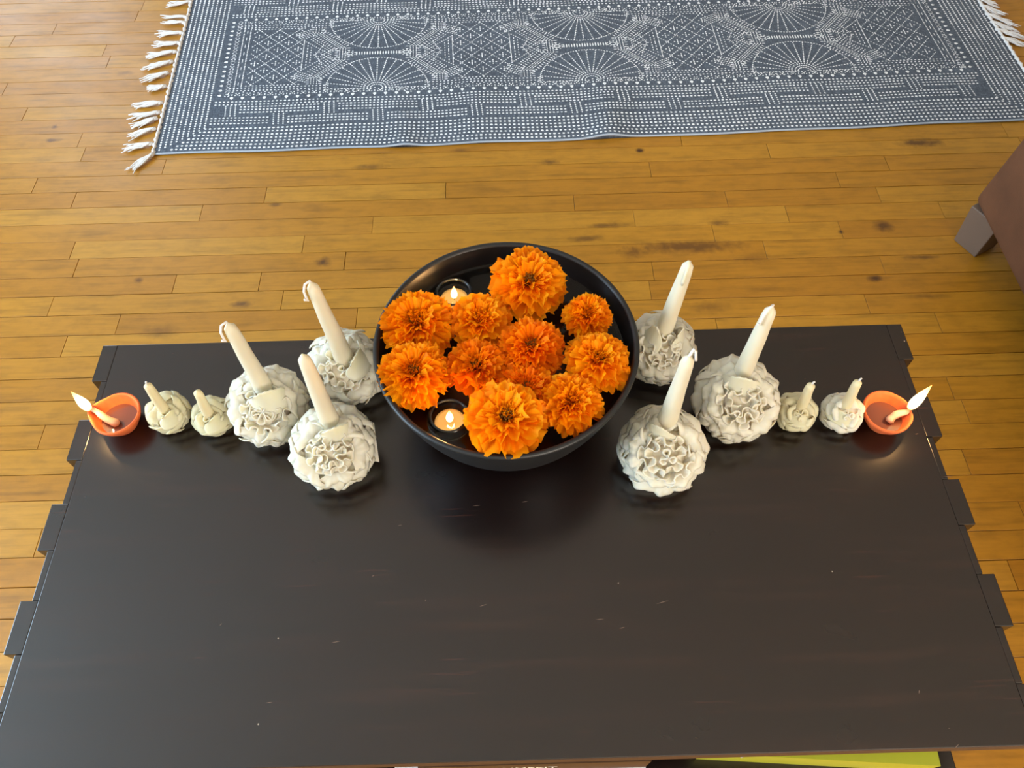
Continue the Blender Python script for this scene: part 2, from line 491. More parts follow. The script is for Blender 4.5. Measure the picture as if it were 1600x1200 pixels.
ring = [i for i in range(NU + 1)] + [j * (NU + 1) + NU for j in range(1, NV + 1)] + [NV * (NU + 1) + i for i in range(NU - 1, -1, -1)] + [j * (NU + 1) for j in range(NV - 1, 0, -1)]
for i in range(len(ring)):
    a, c = ring[i], ring[(i + 1) % len(ring)]
    b.f.append((c, a, a + n, c + n))
b.build('woven_field', M_RUG, rug)

dots = MB()
drng = random.Random(11)
def dot(u, v, a=0.0030, bb=None, ang=0.0, n=6):
    bb = bb or a * 0.82
    ca, sa = cos(ang), sin(ang)
    k0 = drng.uniform(0.85, 1.12)
    vs_ = []
    for k in range(n):
        t = 2 * pi * k / n
        x, y = a * k0 * cos(t), bb * k0 * sin(t)
        vs_.append(rug_p(u + x * ca - y * sa, v + x * sa + y * ca, 0.0006))
    dots.add(vs_, [tuple(range(n))])
def dline(u0, v0, u1, v1, sp=0.0085, a=0.0025, bb=None):
    L = math.hypot(u1 - u0, v1 - v0); k = max(1, round(L / sp)); an = math.atan2(v1 - v0, u1 - u0)
    for i in range(k + 1):
        dot(u0 + (u1 - u0) * i / k, v0 + (v1 - v0) * i / k, a, bb, an)
def heart(u, v, du, dv, s=0.0055):
    # teardrop pointing along (du, dv)
    px, py = -dv, du
    pts = [(1.35, 0), (0.35, 0.75), (-0.35, 0.85), (-0.8, 0.35), (-0.8, -0.35), (-0.35, -0.85), (0.35, -0.75)]
    dots.add([rug_p(u + s * (a * du + c * px), v + s * (a * dv + c * py), 0.0007) for a, c in pts], [tuple(range(7))])
VM = RV / 2
def both(fn):           # print the block and its mirror image about the rug's middle line
    fn(lambda v: v, 1); fn(lambda v: RV - v, -1)
FU = [0.543, 1.106, 1.669]
# end columns
for side in (0, 1):
    for k in range(9):
        d = 0.014 + k * 0.0125
        u = d if side == 0 else RU - d
        v0 = 0.012 + k * 0.0095
        dline(u, v0, u, RV - v0, 0.0092, 0.0034, 0.0026)
def blocks(V, sg):
    # long rows along the near edge
    for k in range(7):
        d = 0.014 + k * 0.0122
        dline(0.03 + d, V(d - .003), RU - 0.03 - d, V(d - .003), 0.0114, 0.0036, 0.0032)
    # meander of short rows and triple bars
    u0, u1 = 0.135, RU - 0.135
    per = 0.252
    k = 0
    for half in (0, 1):
        c = u0 + 0.035 + half * per / 2
        lo, hi = (0.146, 0.168) if half == 0 else (0.103, 0.125)
        cs = []
        while c < u1:
            cs.append(c); c += per
        for c in cs:
            for j in (-1, 0, 1):
                dline(c + j * 0.0125 + (hi - lo) * .1, V(lo - .012 if half == 0 else lo - 0.004), c + j * 0.0125, V(hi + .004 if half == 0 else hi + 0.012), 0.0072, 0.003, 0.0022)
        edges = [u0 - 0.035 if half else None] + cs + [u1 + 0.02]
        if edges[0] is None: edges = edges[1:]
        for a, c in zip(edges, edges[1:]):
            for j in range(3):
                vv = lo + (hi - lo) * j / 2
                if c - a > 0.07:
                    dline(a + 0.027, V(vv), c - 0.027, V(vv), 0.0098, 0.0034, 0.0027)
    for vv in (0.1775, 0.1885):
        dline(0.13, V(vv), RU - 0.13, V(vv), 0.0105, 0.0032, 0.0028)
    # row of drops with stems
    u = 0.168
    while u < RU - 0.160:
        heart(u, V(0.204), 0, -sg)
        dot(u, V(0.2165), 0.0042, 0.0016, pi / 2)
        for dd in (-0.0085, 0.0085):
            dot(u + dd, V(0.214), 0.0022, 0.0018, pi / 4)
            dot(u + dd * 1.2, V(0.2225), 0.0030, 0.0018, pi / 2)
        dot(u + 0.0142, V(0.217), 0.0030, 0.0022, pi / 2)
        dot(u, V(0.2275), 0.0026)
        u += 0.0285
    for vv in (0.2335, 0.2435):
        segs = [0.16] + [x for f in FU for x in (f - 0.128, f + 0.128)] + [RU - 0.16]
        for a, c in zip(segs[::2], segs[1::2]):
            dline(a, V(vv), c, V(vv), 0.0100, 0.0028, 0.0023)
    # half-wheels
    for f in FU:
        ap = 0.222
        for k in range(17):
            th = pi * k / 16
            long_ = 0.125 if k not in (0, 16) else 0.128
            vs0 = ap + 0.030 * sin(th)
            L0, L1 = 0.032, long_
            nn = 13
            for i in range(nn):
                r_ = L0 + (L1 - L0) * i / (nn - 1)
                dot(f + r_ * cos(th) * 1.04, V(ap + 0.004 + r_ * sin(th)), 0.0030, 0.0019, th * sg)
        for rr, sp in ((0.131, 0.0075), (0.024, 0.006), (0.016, 0.006)):
            kk = round(pi * rr / sp)
            for i in range(kk + 1):
                th = pi * i / kk
                dot(f + rr * cos(th) * 1.03, V(ap + 0.003 + rr * sin(th)), 0.0029, 0.0019, (th + pi / 2) * sg)
        for rr in (0.036, 0.046, 0.056):
            for th in (-0.10, -0.32, pi + 0.10, pi + 0.32):
                dot(f + rr * cos(th) * 1.7, V(ap + rr * sin(th) * .8), 0.003, 0.002)
both(blocks)
# drops, chains and dotted lines at both ends of the middle field
for side in (0, 1):
    U = (lambda x: x) if side == 0 else (lambda x: RU - x)
    sgn = 1 if side == 0 else -1
    k = 17
    for i in range(k):
        heart(U(0.136), 0.215 + (RV - 0.43) * i / (k - 1), -sgn, 0, 0.0050)
    for i in range(48):
        vv = 0.212 + (RV - 0.424) * i / 47
        dot(U(0.150 + 0.002 * (i % 2)), vv, 0.0034, 0.0014, 0.6 if i % 2 else -0.6)
        dot(U(0.1585 - 0.002 * (i % 2)), vv, 0.0030, 0.0014, -0.6 if i % 2 else 0.6)
    dline(U(0.170), 0.232, U(0.170), RV - 0.232, 0.0068, 0.0028, 0.0018)
    for i in range(8):
        dot(U(0.179), 0.262 + (RV - 0.524) * i / 7, 0.0085, 0.0012, pi / 2)
    dline(U(0.188), 0.250, U(0.188), RV - 0.250, 0.0068, 0.0028, 0.0018)
# trellis of diamonds with crosses, between the wheels
def trellis(ua, ub):
    uc = (ua + ub) / 2; W2 = (ub - ua) / 2; hh = 0.122
    cw, ch = 0.056, 0.061
    inside = lambda u, v: abs(u - uc) < W2 * (1.0 - 0.0 * abs(v - VM)) and abs(v - VM) < hh
    for fam in (1, -1):
        for k in range(-9, 10):
            # line: (u-uc)/cw + fam*(v-VM)/ch = k/1
            n_ = 400
            last = None
            for i in range(n_ + 1):
                u = ua + (ub - ua) * i / n_
                v = VM + fam * ch * (k - (u - uc) / cw) / 1.0
                if inside(u, v):
                    if last is None or math.hypot(u - last[0], v - last[1]) > 0.0080:
                        dot(u, v, 0.0028, 0.0018, math.atan2(-fam * ch, cw)); last = (u, v)
    for i in range(-8, 9):
        for j in range(-6, 7):
            if (i + j) % 2 == 0: continue
            u, v = uc + i * cw / 2, VM + j * ch / 2
            if inside(u, v) and abs(u - uc) < W2 - .012 and abs(v - VM) < hh - .012:
                for d in (-1, 1):
                    dot(u + d * 0.0085, v, 0.0027)
                    dot(u, v + d * 0.0075, 0.0038, 0.0019, pi / 2)
                dot(u, v, 0.0032, 0.0020, pi / 2)
edges = [(0.200, FU[0] - 0.205), (FU[0] + 0.205, FU[1] - 0.205), (FU[1] + 0.205, FU[2] - 0.205), (FU[2] + 0.205, RU - 0.200)]
for a, c in edges: trellis(a, c)
for a, c in edges:
    for vv in (0.252, RV - 0.252): dline(a, vv, c, vv, 0.0095, 0.0028, 0.0022)
# waists beside the wheels: ladder bands with spikes
for f in FU:
    for sd in (-1, 1):
        poly = [(0.166, 0.252), (0.166, 0.276), (0.096, 0.352), (0.096, RV - 0.352), (0.166, RV - 0.276), (0.166, RV - 0.252)]
        for off in (-0.008, 0.0, 0.008):
            for (a0, b0), (a1, b1) in zip(poly, poly[1:]):
                dline(f + sd * (a0 + off), b0, f + sd * (a1 + off), b1, 0.0075, 0.0034, 0.0014)
        for (a0, b0), (a1, b1) in zip(poly, poly[1:]):
            L = math.hypot(a1 - a0, b1 - b0); nx, ny = (b1 - b0) / L, -(a1 - a0) / L
            k = max(2, round(L / 0.0095))
            for i in range(k + 1):
                x, y = a0 + (a1 - a0) * i / k, b0 + (b1 - b0) * i / k
                for s_ in (-1, 1):
                    dot(f + sd * (x + s_ * nx * 0.0165), y + s_ * ny * 0.0165, 0.0055, 0.0016, math.atan2(ny, sd * nx))
        for top in (0, 1):
            V = (lambda v: RV - v) if top else (lambda v: v)
            for i in range(-3, 4):                    # checked patches at the corners of the trellis
                for j in range(-2, 3):
                    dot(f + sd * (0.200 + i * 0.0062 + j * 0.0040), V(0.283 + i * 0.0030 - j * 0.0066), 0.0024, 0.0019)
            for off in (0.027, 0.0345):               # rows of checks inside the waist
                for i in range(11):
                    q = 0.10 + 0.80 * i / 10
                    x, y = 0.166 + (0.096 - 0.166) * q, 0.276 + (0.352 - 0.276) * q
                    dot(f + sd * (x + 0.735 * off), V(y + 0.678 * off), 0.0026, 0.0019, 0.8 * sd)
            for i in range(4):
                dot(f + sd * 0.192, V(0.335 + i * 0.013), 0.0042, 0.0017, pi / 2)
                dot(f + sd * 0.182, V(0.345 + i * 0.011), 0.0034, 0.0016, pi / 2)
            dline(f + sd * 0.150, V(0.335), f + sd * 0.170, VM, 0.0072, 0.0024, 0.0017)
            dline(f + sd * 0.118, V(0.352), f + sd * 0.150, VM, 0.0072, 0.0024, 0.0017)
        dline(f + sd * 0.203, 0.312, f + sd * 0.203, RV - 0.312, 0.0062, 0.0030, 0.0017)
        dline(f + sd * 0.203, 0.312, f + sd * 0.128, VM, 0.0075); dline(f + sd * 0.203, RV - 0.312, f + sd * 0.128, VM, 0.0075)
        for r_ in (0.010, 0.017):
            for i in range(8):
                th = 2 * pi * i / 8
                dot(f + sd * (0.160 + r_ * cos(th) * .8), VM + r_ * sin(th), 0.0022)
        for r_ in (0.008, 0.015):
            for i in range(9):
                th = 2 * pi * i / 9
                dot(f + sd * (0.076 + r_ * cos(th)), VM + r_ * sin(th) * .8, 0.0026)
    for i in range(-8, 9):
        dot(f + i * 0.0072, VM, 0.0085, 0.0020, pi / 2)
o = dots.build('printed_pattern', M_PRINT, rug, False); o['kind'] = 'stuff'

# hems: a woven cord at both ends and along both long sides
b = MB().tube([rug_p(0.0015 * sin(i * 2.1), RV * i / 120, 0.0005) for i in range(121)], [0.0042 + 0.0012 * sin(i * 1.7) for i in range(121)], 6); b.build('end_cord', M_FRINGE, rug)
b = MB().tube([rug_p(RU + 0.0015 * sin(i * 2.1), RV * i / 120, 0.0005) for i in range(121)], [0.0042 + 0.0012 * sin(i * 1.7) for i in range(121)], 6); b.build('end_cord', M_FRINGE, rug)
M_SELV = mat('pale_selvedge', srgb(176, 184, 196), 0.95)
for v in (0.0, RV):
    b = MB().tube([rug_p(RU * i / 160, v, -0.0012) for i in range(161)], 0.0026, 6); b.build('selvedge', M_SELV, rug)

def tassel(root, tip, n, sd, spread=0.012):
    rg = random.Random(sd)
    root = Vector((root.x, root.y, 0.006)); tip = Vector((tip.x, tip.y, 0.004))
    d = (tip - root); L = d.length; t = d.normalized(); s = Vector((-t.y, t.x, 0))
    b = MB()
    b.tube([root - t * 0.004, root + t * 0.004, root + t * 0.010], [0.004, 0.0055, 0.003], 7)
    for i in range(n):
        w = (i / (n - 1) - 0.5) * 2
        ph, am = rg.uniform(0, 6), rg.uniform(0.1, 0.55)
        ll = L * rg.uniform(0.72, 1.05)
        pts = []
        for k in range(8):
            q = k / 7
            off = w * spread * (q ** 0.7) * rg.uniform(0.85, 1.15) + am * 0.008 * sin(ph + q * 5.5) * q
            p = root + t * (ll * q) + s * off
            p.z = 0.003 + 0.004 * (1 - q) + 0.0025 * abs(sin(ph * 2 + i + q * 4))
            pts.append(p)
        b.tube(pts, [0.0019, 0.0021, 0.0021, 0.0020, 0.0019, 0.0017, 0.0014, 0.0008], 5)
    return b.build('tassel', M_FRINGE, rug)
K = 4.286
LT = [((1285, 25), (1120, 45)), ((1255, 128), (1080, 122)), ((1245, 165), (1085, 158)), ((1222, 232), (1035, 238)), ((1208, 300), (1018, 312)),
      ((1180, 358), (985, 388)), ((1155, 425), (950, 472)), ((1125, 500), (950, 552)), ((1110, 590), (990, 610)), ((1085, 700), (892, 722)),
      ((1070, 765), (862, 800)), ((1052, 805), (882, 862)), ((1040, 875), (852, 930)), ((1020, 975), (822, 1010)), ((1030, 1045), (862, 1160))]
for i, (a, c) in enumerate(LT):
    tassel(at(a[0] / K, a[1] / K, 0), at(c[0] / K, c[1] / K, 0), 9 if i not in (1, 2) else 6, 100 + i, 0.013 if i not in (1, 2) else 0.007)
K = 3.333
RT = [((1350, 5), (1475, 42)), ((1372, 40), (1500, 90)), ((1400, 85), (1570, 145)), ((1425, 125), (1565, 180)), ((1450, 165), (1600, 205)), ((1490, 210), (1605, 245))]
for i, (a, c) in enumerate(RT):
    tassel(at(1120 + a[0] / K, a[1] / K, 0), at(1120 + c[0] / K, c[1] / K, 0), 9, 200 + i, 0.013)
for i, v in enumerate((0.03, 0.075, 0.12, 0.165)):
    a = Vector(rug_p(RU, v)); c = a + Vector((0.085, -0.012 + 0.01 * (i % 2), 0))
    tassel(a, c, 8, 230 + i)
for i, v in enumerate((0.60, 0.65, 0.70, 0.74)):
    a = Vector(rug_p(RU, v)); tassel(a, a + Vector((0.085, -0.01, 0)), 8, 240 + i)
    if v > 0.68:
        a = Vector(rug_p(0, v)); tassel(a, a + Vector((-0.08, -0.01, 0)), 8, 250 + i)

# ------------------------------------------------------------------ coffee table
TD, TWX, SEG = 0.5306, 0.55, 0.5306 / 9
table = empty('coffee_table', (0, TD / 2, 0), 'dark espresso wooden coffee table with finger-jointed ends and open shelf', 'table')
IN = 0.0125                                   # how far the joints of the top stand proud
XI = TWX - 0.0205                              # seam between the top board and its jointed ends
b = MB().box(-XI, XI, 0, TD, H - 0.024, H)
tabletop = bevelled(b.build('tabletop', M_TABLE, table, False), 0.0007)
for s in (-1, 1):
    for k in range(9):
        y0, y1 = SEG * k, SEG * (k + 1)
        if k % 2 == 0:
            xo = TWX; z0 = H - 0.024
        else:
            xo = TWX - IN; z0 = H - 0.024
        x0, x1 = sorted((s * XI, s * xo))
        b = MB().box(x0, x1, y0 + .0001, y1 - .0001, z0, H - (0.0 if k % 2 == 0 else 0.0005))
        bevelled(b.build('joint_finger', M_TABLE, table, False), 0.0010)
    x0, x1 = sorted((s * 0.487, s * 0.507))
    bevelled(MB().box(x0, x1, 0.030, TD - 0.004, H - 0.1298, H - 0.0245).build('side_panel', M_TABLE, table, False), 0.002)
SX = 0.507                                    # half length of the shelf
b = MB().box(-SX, SX, -0.008, TD - 0.006, H - 0.150, H - 0.130)
bevelled(b.build('shelf', M_TABLE, table, False), 0.0015)
bevelled(MB().box(-0.487, 0.487, TD - 0.03, TD - 0.012, H - 0.130, H - 0.0245).build('back_panel', M_TABLE, table, False), 0.002)
bevelled(MB().box(-XI + .0, XI, -0.0005, 0.0012, H - 0.0225, H - 0.0012).build('front_edge', M_TIP, table, False), 0.0004)
for sx in (-1, 1):
    for y in (0.07, TD - 0.07):
        bevelled(MB().box(sx * 0.42 - .027, sx * 0.42 + .027, y - .027, y + .027, 0, H - 0.1505).build('leg', M_TABLE, table, False), 0.003)

# worn spots and short scratches in the lacquer
M_SCR = mat('scratched_lacquer', srgb(112, 90, 76), 0.6)
for px, py, L_, an in [(345, 976, .004, .9), (525, 1003, .010, .1), (583, 900, .003, .4), (625, 821, .006, .2), (745, 790, .010, .05), (755, 946, .010, .3), (820, 784, .008, .1), (937, 968, .010, .05),
                       (1035, 941, .016, .25), (972, 981, .007, .2), (665, 938, .003, 1.4), (1436, 1081, .005, 1.2), (1483, 1138, .002, 0), (1432, 678, .006, .1), (1258, 592, .003, 0), (1495, 1166, .008, .6),
                       (1480, 745, .014, .1), (270, 552, .003, .2), (1408, 519, .003, .3), (420, 1098, .008, .1)]:
    q = at(px, py, H); ca, sa = cos(an), sin(an); w_ = 0.0004
    mk('scratch', [(q.x + x * ca - y * sa, q.y + x * sa + y * ca, H + 0.00015) for x, y in ((-L_ / 2, 0), (0, -w_), (L_ / 2, 0), (0, w_))], [(0, 1, 2, 3)], M_SCR, tabletop, False)

# ------------------------------------------------------------------ books on the shelf
def text_mesh(name, s, size, mat_, parent, M):
    cu = bpy.data.curves.new(name, 'FONT'); cu.body = s; cu.size = size; cu.extrude = 0.00015; cu.resolution_u = 3
    cu.align_x = 'LEFT'; cu.align_y = 'CENTER'
    tmp = bpy.data.objects.new(name, cu); COL.objects.link(tmp)
    dg = bpy.context.evaluated_depsgraph_get()
    me = bpy.data.meshes.new_from_object(tmp.evaluated_get(dg))
    bpy.data.objects.remove(tmp)
    me.materials.clear()
    return link(name, me, mat_, parent, M)
M_BROWN = mat('brown_cloth_cover', srgb(74, 46, 20), 0.55)
M_WHITEC = mat('white_cover', srgb(214, 210, 214), 0.45)
M_PAGE = mat('paper', srgb(232, 226, 210), 0.9)
M_LIME = mat('lime_cover', srgb(172, 172, 44), 0.4)
M_CREAM = mat('cream_print', srgb(240, 230, 214), 0.7)
M_RED = mat('plum_print', srgb(140, 70, 92), 0.7)
M_PINK = mat('pink_print', srgb(216, 170, 150), 0.6)
M_INK = mat('dark_print', srgb(66, 46, 40), 0.7)
def book(name, x0, x1, y0, y1, z0, z1, cover, label, rot=0.0):
    e = empty(name, ((x0 + x1) / 2, y0, z0), label, 'book')
    R = Matrix.Translation((x1, y0, 0)) @ Matrix.Rotation(rot, 4, 'Z') @ Matrix.Translation((-x1, -y0, 0))
    c = 0.0025
    b = MB().box(x0, x1, y0, y1, z0, z0 + c).box(x0, x1, y0, y1, z1 - c, z1).box(x0, x1, y0, y0 + c, z0 + c, z1 - c)
    b.build('cover', cover, e, False, R)
    MB().box(x0 + .003, x1 - .003, y0 + c, y1 - .003, z0 + c, z1 - c).build('page_block', M_PAGE, e, False, R)
    return e, R
SZ = H - 0.130
e, R = book('book', -0.132, 0.147, -0.0035, 0.21, SZ, SZ + 0.034, M_WHITEC, 'white book with plum spine lettering, lying under the brown book')
up = Matrix.Rotation(pi / 2, 4, 'X')
text_mesh('spine_lettering', 'Friedrich Becker', 0.0145, M_RED, e, Matrix.Translation((-0.119, -0.0037, SZ + 0.024)) @ up)
text_mesh('spine_lettering', 'Schmuck', 0.016, M_INK, e, Matrix.Translation((0.045, -0.0037, SZ + 0.024)) @ up)
e, R = book('book', -0.100, 0.146, 0.0005, 0.19, SZ + 0.0345, SZ + 0.087, M_BROWN, 'brown book with pale ADORNMENT spine lettering, topmost on the white book')
text_mesh('spine_lettering', 'ADORNMENT', 0.019, M_CREAM, e, Matrix.Translation((-0.062, 0.0003, SZ + 0.058)) @ up @ Matrix.Scale(0.92, 4, (1, 0, 0)))
gx = at(1470, 1197, SZ + 0.05)
e, R = book('book', gx.x - 0.255, gx.x, gx.y, gx.y + 0.21, SZ, SZ + 0.050, M_LIME, 'lime green book with a pink floral motif on its cover', radians(-4.4))
fl = MB()
fr = random.Random(3)
for k in range(9):
    cx, cy = gx.x - 0.145 + k * 0.0085, gx.y + 0.016 + 0.010 * fr.random()
    n_ = 10
    fl.add([(cx + 0.006 * cos(2 * pi * i / n_) * (1 + .3 * cos(5 * 2 * pi * i / n_)), cy + 0.005 * sin(2 * pi * i / n_), SZ + 0.0503 + 0.0001 * k) for i in range(n_)], [tuple(range(n_))])
fl.build('floral_motif', M_PINK, e, False, R)
pp = at(1157, 1185, SZ + 0.05)
o = MB().add([(pp.x, pp.y, SZ + .0512), (pp.x + .03, pp.y + .009, SZ + .0512), (pp.x + .03, pp.y + .06, SZ + .0512), (pp.x - .003, pp.y + .05, SZ + .0512),
              (pp.x, pp.y, SZ + .0516), (pp.x + .03, pp.y + .009, SZ + .0516), (pp.x + .03, pp.y + .06, SZ + .0516), (pp.x - .003, pp.y + .05, SZ + .0516)],
             [(3, 2, 1, 0), (4, 5, 6, 7), (0, 1, 5, 4), (1, 2, 6, 5), (2, 3, 7, 6), (3, 0, 4, 7)]).build('paper_slip', M_PAGE, None, False)
tag(o, 'white paper slip poking out on top of the lime book', 'paper')

# ------------------------------------------------------------------ armchair at the edge of the room
arm = empty('armchair', (1.45, 0.65, 0), 'brown suede armchair with block wooden legs on the bare floor', 'armchair')
AX, AY = 1.0, 1.092
def rbox(name, x0, x1, y0, y1, z0, z1, bw, m_=M_SUEDE, sh=0.0):
    b = MB().box(x0, x1, y0, y1, z0, z1)
    b.v = [(x, y - sh * (z - z0), z) for x, y, z in b.v]
    o = b.build(name, m_, arm, True)
    return bevelled(o, bw, 5)
rbox('armrest', AX, AX + 0.80, AY - 0.32, AY, 0.10, 0.60, 0.022, M_SUEDE, 0.10)
rbox('armrest', AX, AX + 0.80, AY - 1.12, AY - 0.80, 0.10, 0.60, 0.022)
rbox('seat_base', AX + 0.01, AX + 0.78, AY - 0.80, AY - 0.32, 0.10, 0.30, 0.02)
rbox('seat_cushion', AX + 0.0, AX + 0.62, AY - 0.795, AY - 0.36, 0.302, 0.44, 0.04)
rbox('backrest', AX + 0.62, AX + 0.86, AY - 0.80, AY - 0.37, 0.302, 0.85, 0.05)
for lx, sg_ in ((AX + 0.043, 1), (AX + 0.74, -1)):
    for ly, sh_ in ((AY - 0.036, 1), (AY - 1.08, -1)):
        t0, t1 = 0.030, 0.036
        ca, sa = cos(radians(28) * sg_ * sh_), sin(radians(28) * sg_ * sh_)
        b = MB().add([(lx + r_ * (sx * ca - sy * sa), ly + r_ * (sx * sa + sy * ca), z) for z, r_ in ((0, t0), (0.101, t1)) for sx, sy in ((-1, -1), (1, -1), (1, 1), (-1, 1))],
                     [(3, 2, 1, 0), (4, 5, 6, 7), (0, 1, 5, 4), (1, 2, 6, 5), (2, 3, 7, 6), (3, 0, 4, 7)])
        bevelled(b.build('leg', M_LEG, arm, False), 0.002)

# ------------------------------------------------------------------ bowl of water
BC, BR, BH = Vector((0.0049, 0.4200, H)), 0.1526, 0.140
prof = [(0.0, 0.004), (0.046, 0.004), (0.048, 0.0), (0.058, 0.0), (0.062, 0.001)]
for i in range(1, 15):
    a = i / 14
    f = a ** 2.2
    prof.append((0.060 + (BR - 0.060) * f ** 0.385, 0.001 + (BH - 0.006) * f))
prof += [(BR + 0.0004, BH - 0.003), (BR - 0.0008, BH - 0.0006), (BR - 0.003, BH), (BR - 0.0055, BH - 0.0008), (BR - 0.0068, BH - 0.003)]
inner = []
for i in range(13, 0, -1):
    a = i / 14
    f = a ** 2.2
    inner.append((0.050 + (BR - 0.0068 - 0.050) * f ** 0.385, 0.010 + (BH - 0.014) * f))
bowl = empty('serving_bowl', BC, 'large black stoneware bowl of water holding floating marigolds', 'bowl')
MB().lathe(prof, 96, BC, cap=False).build('bowl_wall', M_BOWL, bowl)
MB().lathe([(BR - 0.0068, BH - 0.003)] + inner + [(0.0, 0.010)], 96, BC, cap=False).build('bowl_lining', M_BOWL_IN, bowl)
WZ = 0.114                                   # water level over the table
def in_r(z):
    pts = [(BR - 0.0068, BH - 0.003)] + inner
    for (ra, za), (rb, zb) in zip(pts, pts[1:]):
        if zb <= z <= za: return rb + (ra - rb) * (z - zb) / (za - zb)
WR = in_r(WZ) - 0.0005
wzw = H + WZ

# floating things: (px, py, radius in px)
def float_xy(px, py, dz): return at(px, py, wzw + dz)
CANDLES = [(709, 460), (702, 653)]
FLOATS = [float_xy(x, y, 0.008) for x, y in CANDLES]
DISHES = [(908, 500), (922, 577), (886, 630), (664, 596)]
def water_fn(s, t):
    a = -2 * pi * s; r_ = WR * t
    x, y = BC.x + r_ * cos(a), BC.y + r_ * sin(a)
    z = wzw + 0.0004 * noise.noise((x * 30, y * 30, 0)) + 0.0012 * math.exp(-(WR - r_) / 0.003)
    for p in FLOATS + [float_xy(dx, dy, 0.0) for dx, dy in DISHES]:
        d = math.hypot(x - p.x, y - p.y)
        z += 0.0022 * math.exp(-max(0.0, d - 0.0255) / 0.0035) if d > 0.0255 else 0.0022
    return (x, y, z)
wb = MB().grid(water_fn, 120, 60)
o = wb.build('water', M_WATER)
tag(o, 'clear water filling the black stoneware bowl', 'water')

# ------------------------------------------------------------------ flames and lamps
def flame(name, base, top, rmax, parent, power, n=16, lean=None):
    base, top = Vector(base), Vector(top)
    ax = top - base
    pts, rad = [], []
    for i in range(15):
        q = i / 14
        rad.append(max(0.0002, rmax * (sin(pi * min(1, q ** 0.72)) ** 0.8) * (1 - 0.45 * q) * 1.15))
        pts.append(base + ax * q)
    o = MB().tube(pts, rad, n).build(name, M_FLAME, parent)
    l = bpy.data.lights.new('flame_light', 'POINT'); l.energy = power; l.color = (1.0, 0.55, 0.20); l.shadow_soft_size = max(0.004, rmax)
    lo = bpy.data.objects.new('flame_light', l); COL.objects.link(lo)
    adopt(lo, parent, Matrix.Translation(base + ax * 0.55))
    o.visible_shadow = True
    return o

def glass_cup(parent, c, name='glass_cup'):
    # rounded floating cup, waterline about 0.020 above its foot
    out = [(0.0, -0.021), (0.010, -0.0208), (0.019, -0.017), (0.0255, -0.009), (0.0288, 0.000), (0.0285, 0.007), (0.0262, 0.0125), (0.0240, 0.0150), (0.0228, 0.0156)]
    inn = [(0.0216, 0.0148), (0.0228, 0.0110), (0.0246, 0.005), (0.0250, -0.001), (0.0222, -0.0085), (0.0165, -0.0145), (0.009, -0.0172), (0.0, -0.0175)]
    return MB().lathe([(r * 0.88, z * 0.92) for r, z in out + inn], 40, c).build(name, M_GLASS, parent)

FC_LABEL = ['lit floating candle in a clear glass cup beside the bowl rim near the top marigold', 'lit floating candle in a clear glass cup at the front of the bowl']
for (px, py), c, lab in zip(CANDLES, FLOATS, FC_LABEL):
    c = Vector((c.x, c.y, wzw))
    e = empty('floating_candle', c, lab, 'candle', 'candles floating in the bowl')
    glass_cup(e, c)
    wz_ = -0.002
    w = MB().lathe([(0.0, -0.0105), (0.0150, -0.0100), (0.0172, wz_ - .0015), (0.0170, wz_), (0.0140, wz_ - 0.0006), (0.004, wz_ - 0.0008), (0.0, wz_ - 0.0008)], 36, c).build('candle_wax', M_TEA, e)
    MB().tube([c + Vector((0, 0, wz_ - .001)), c + Vector((0.0004, 0, wz_ + 0.005))], 0.0008, 6).build('wick', M_CHAR, e)
    flame('flame', c + Vector((0, 0, wz_ + 0.003)), c + Vector((0.001, 0.001, wz_ + 0.024)), 0.0042, e, 0.9)
for i, (px, py) in enumerate(DISHES):
    c = float_xy(px, py, 0.0)
    o = glass_cup(None, Vector((c.x, c.y, wzw)), 'floating_glass_dish')
    tag(o, ['clear glass float under the small marigold at the upper right of the bowl', 'clear glass float under the marigold by the right rim',
            'clear glass float under the lower right marigold', 'clear glass float under the dense marigold by the left rim'][i], 'glass dish', 'glass floats under marigolds')

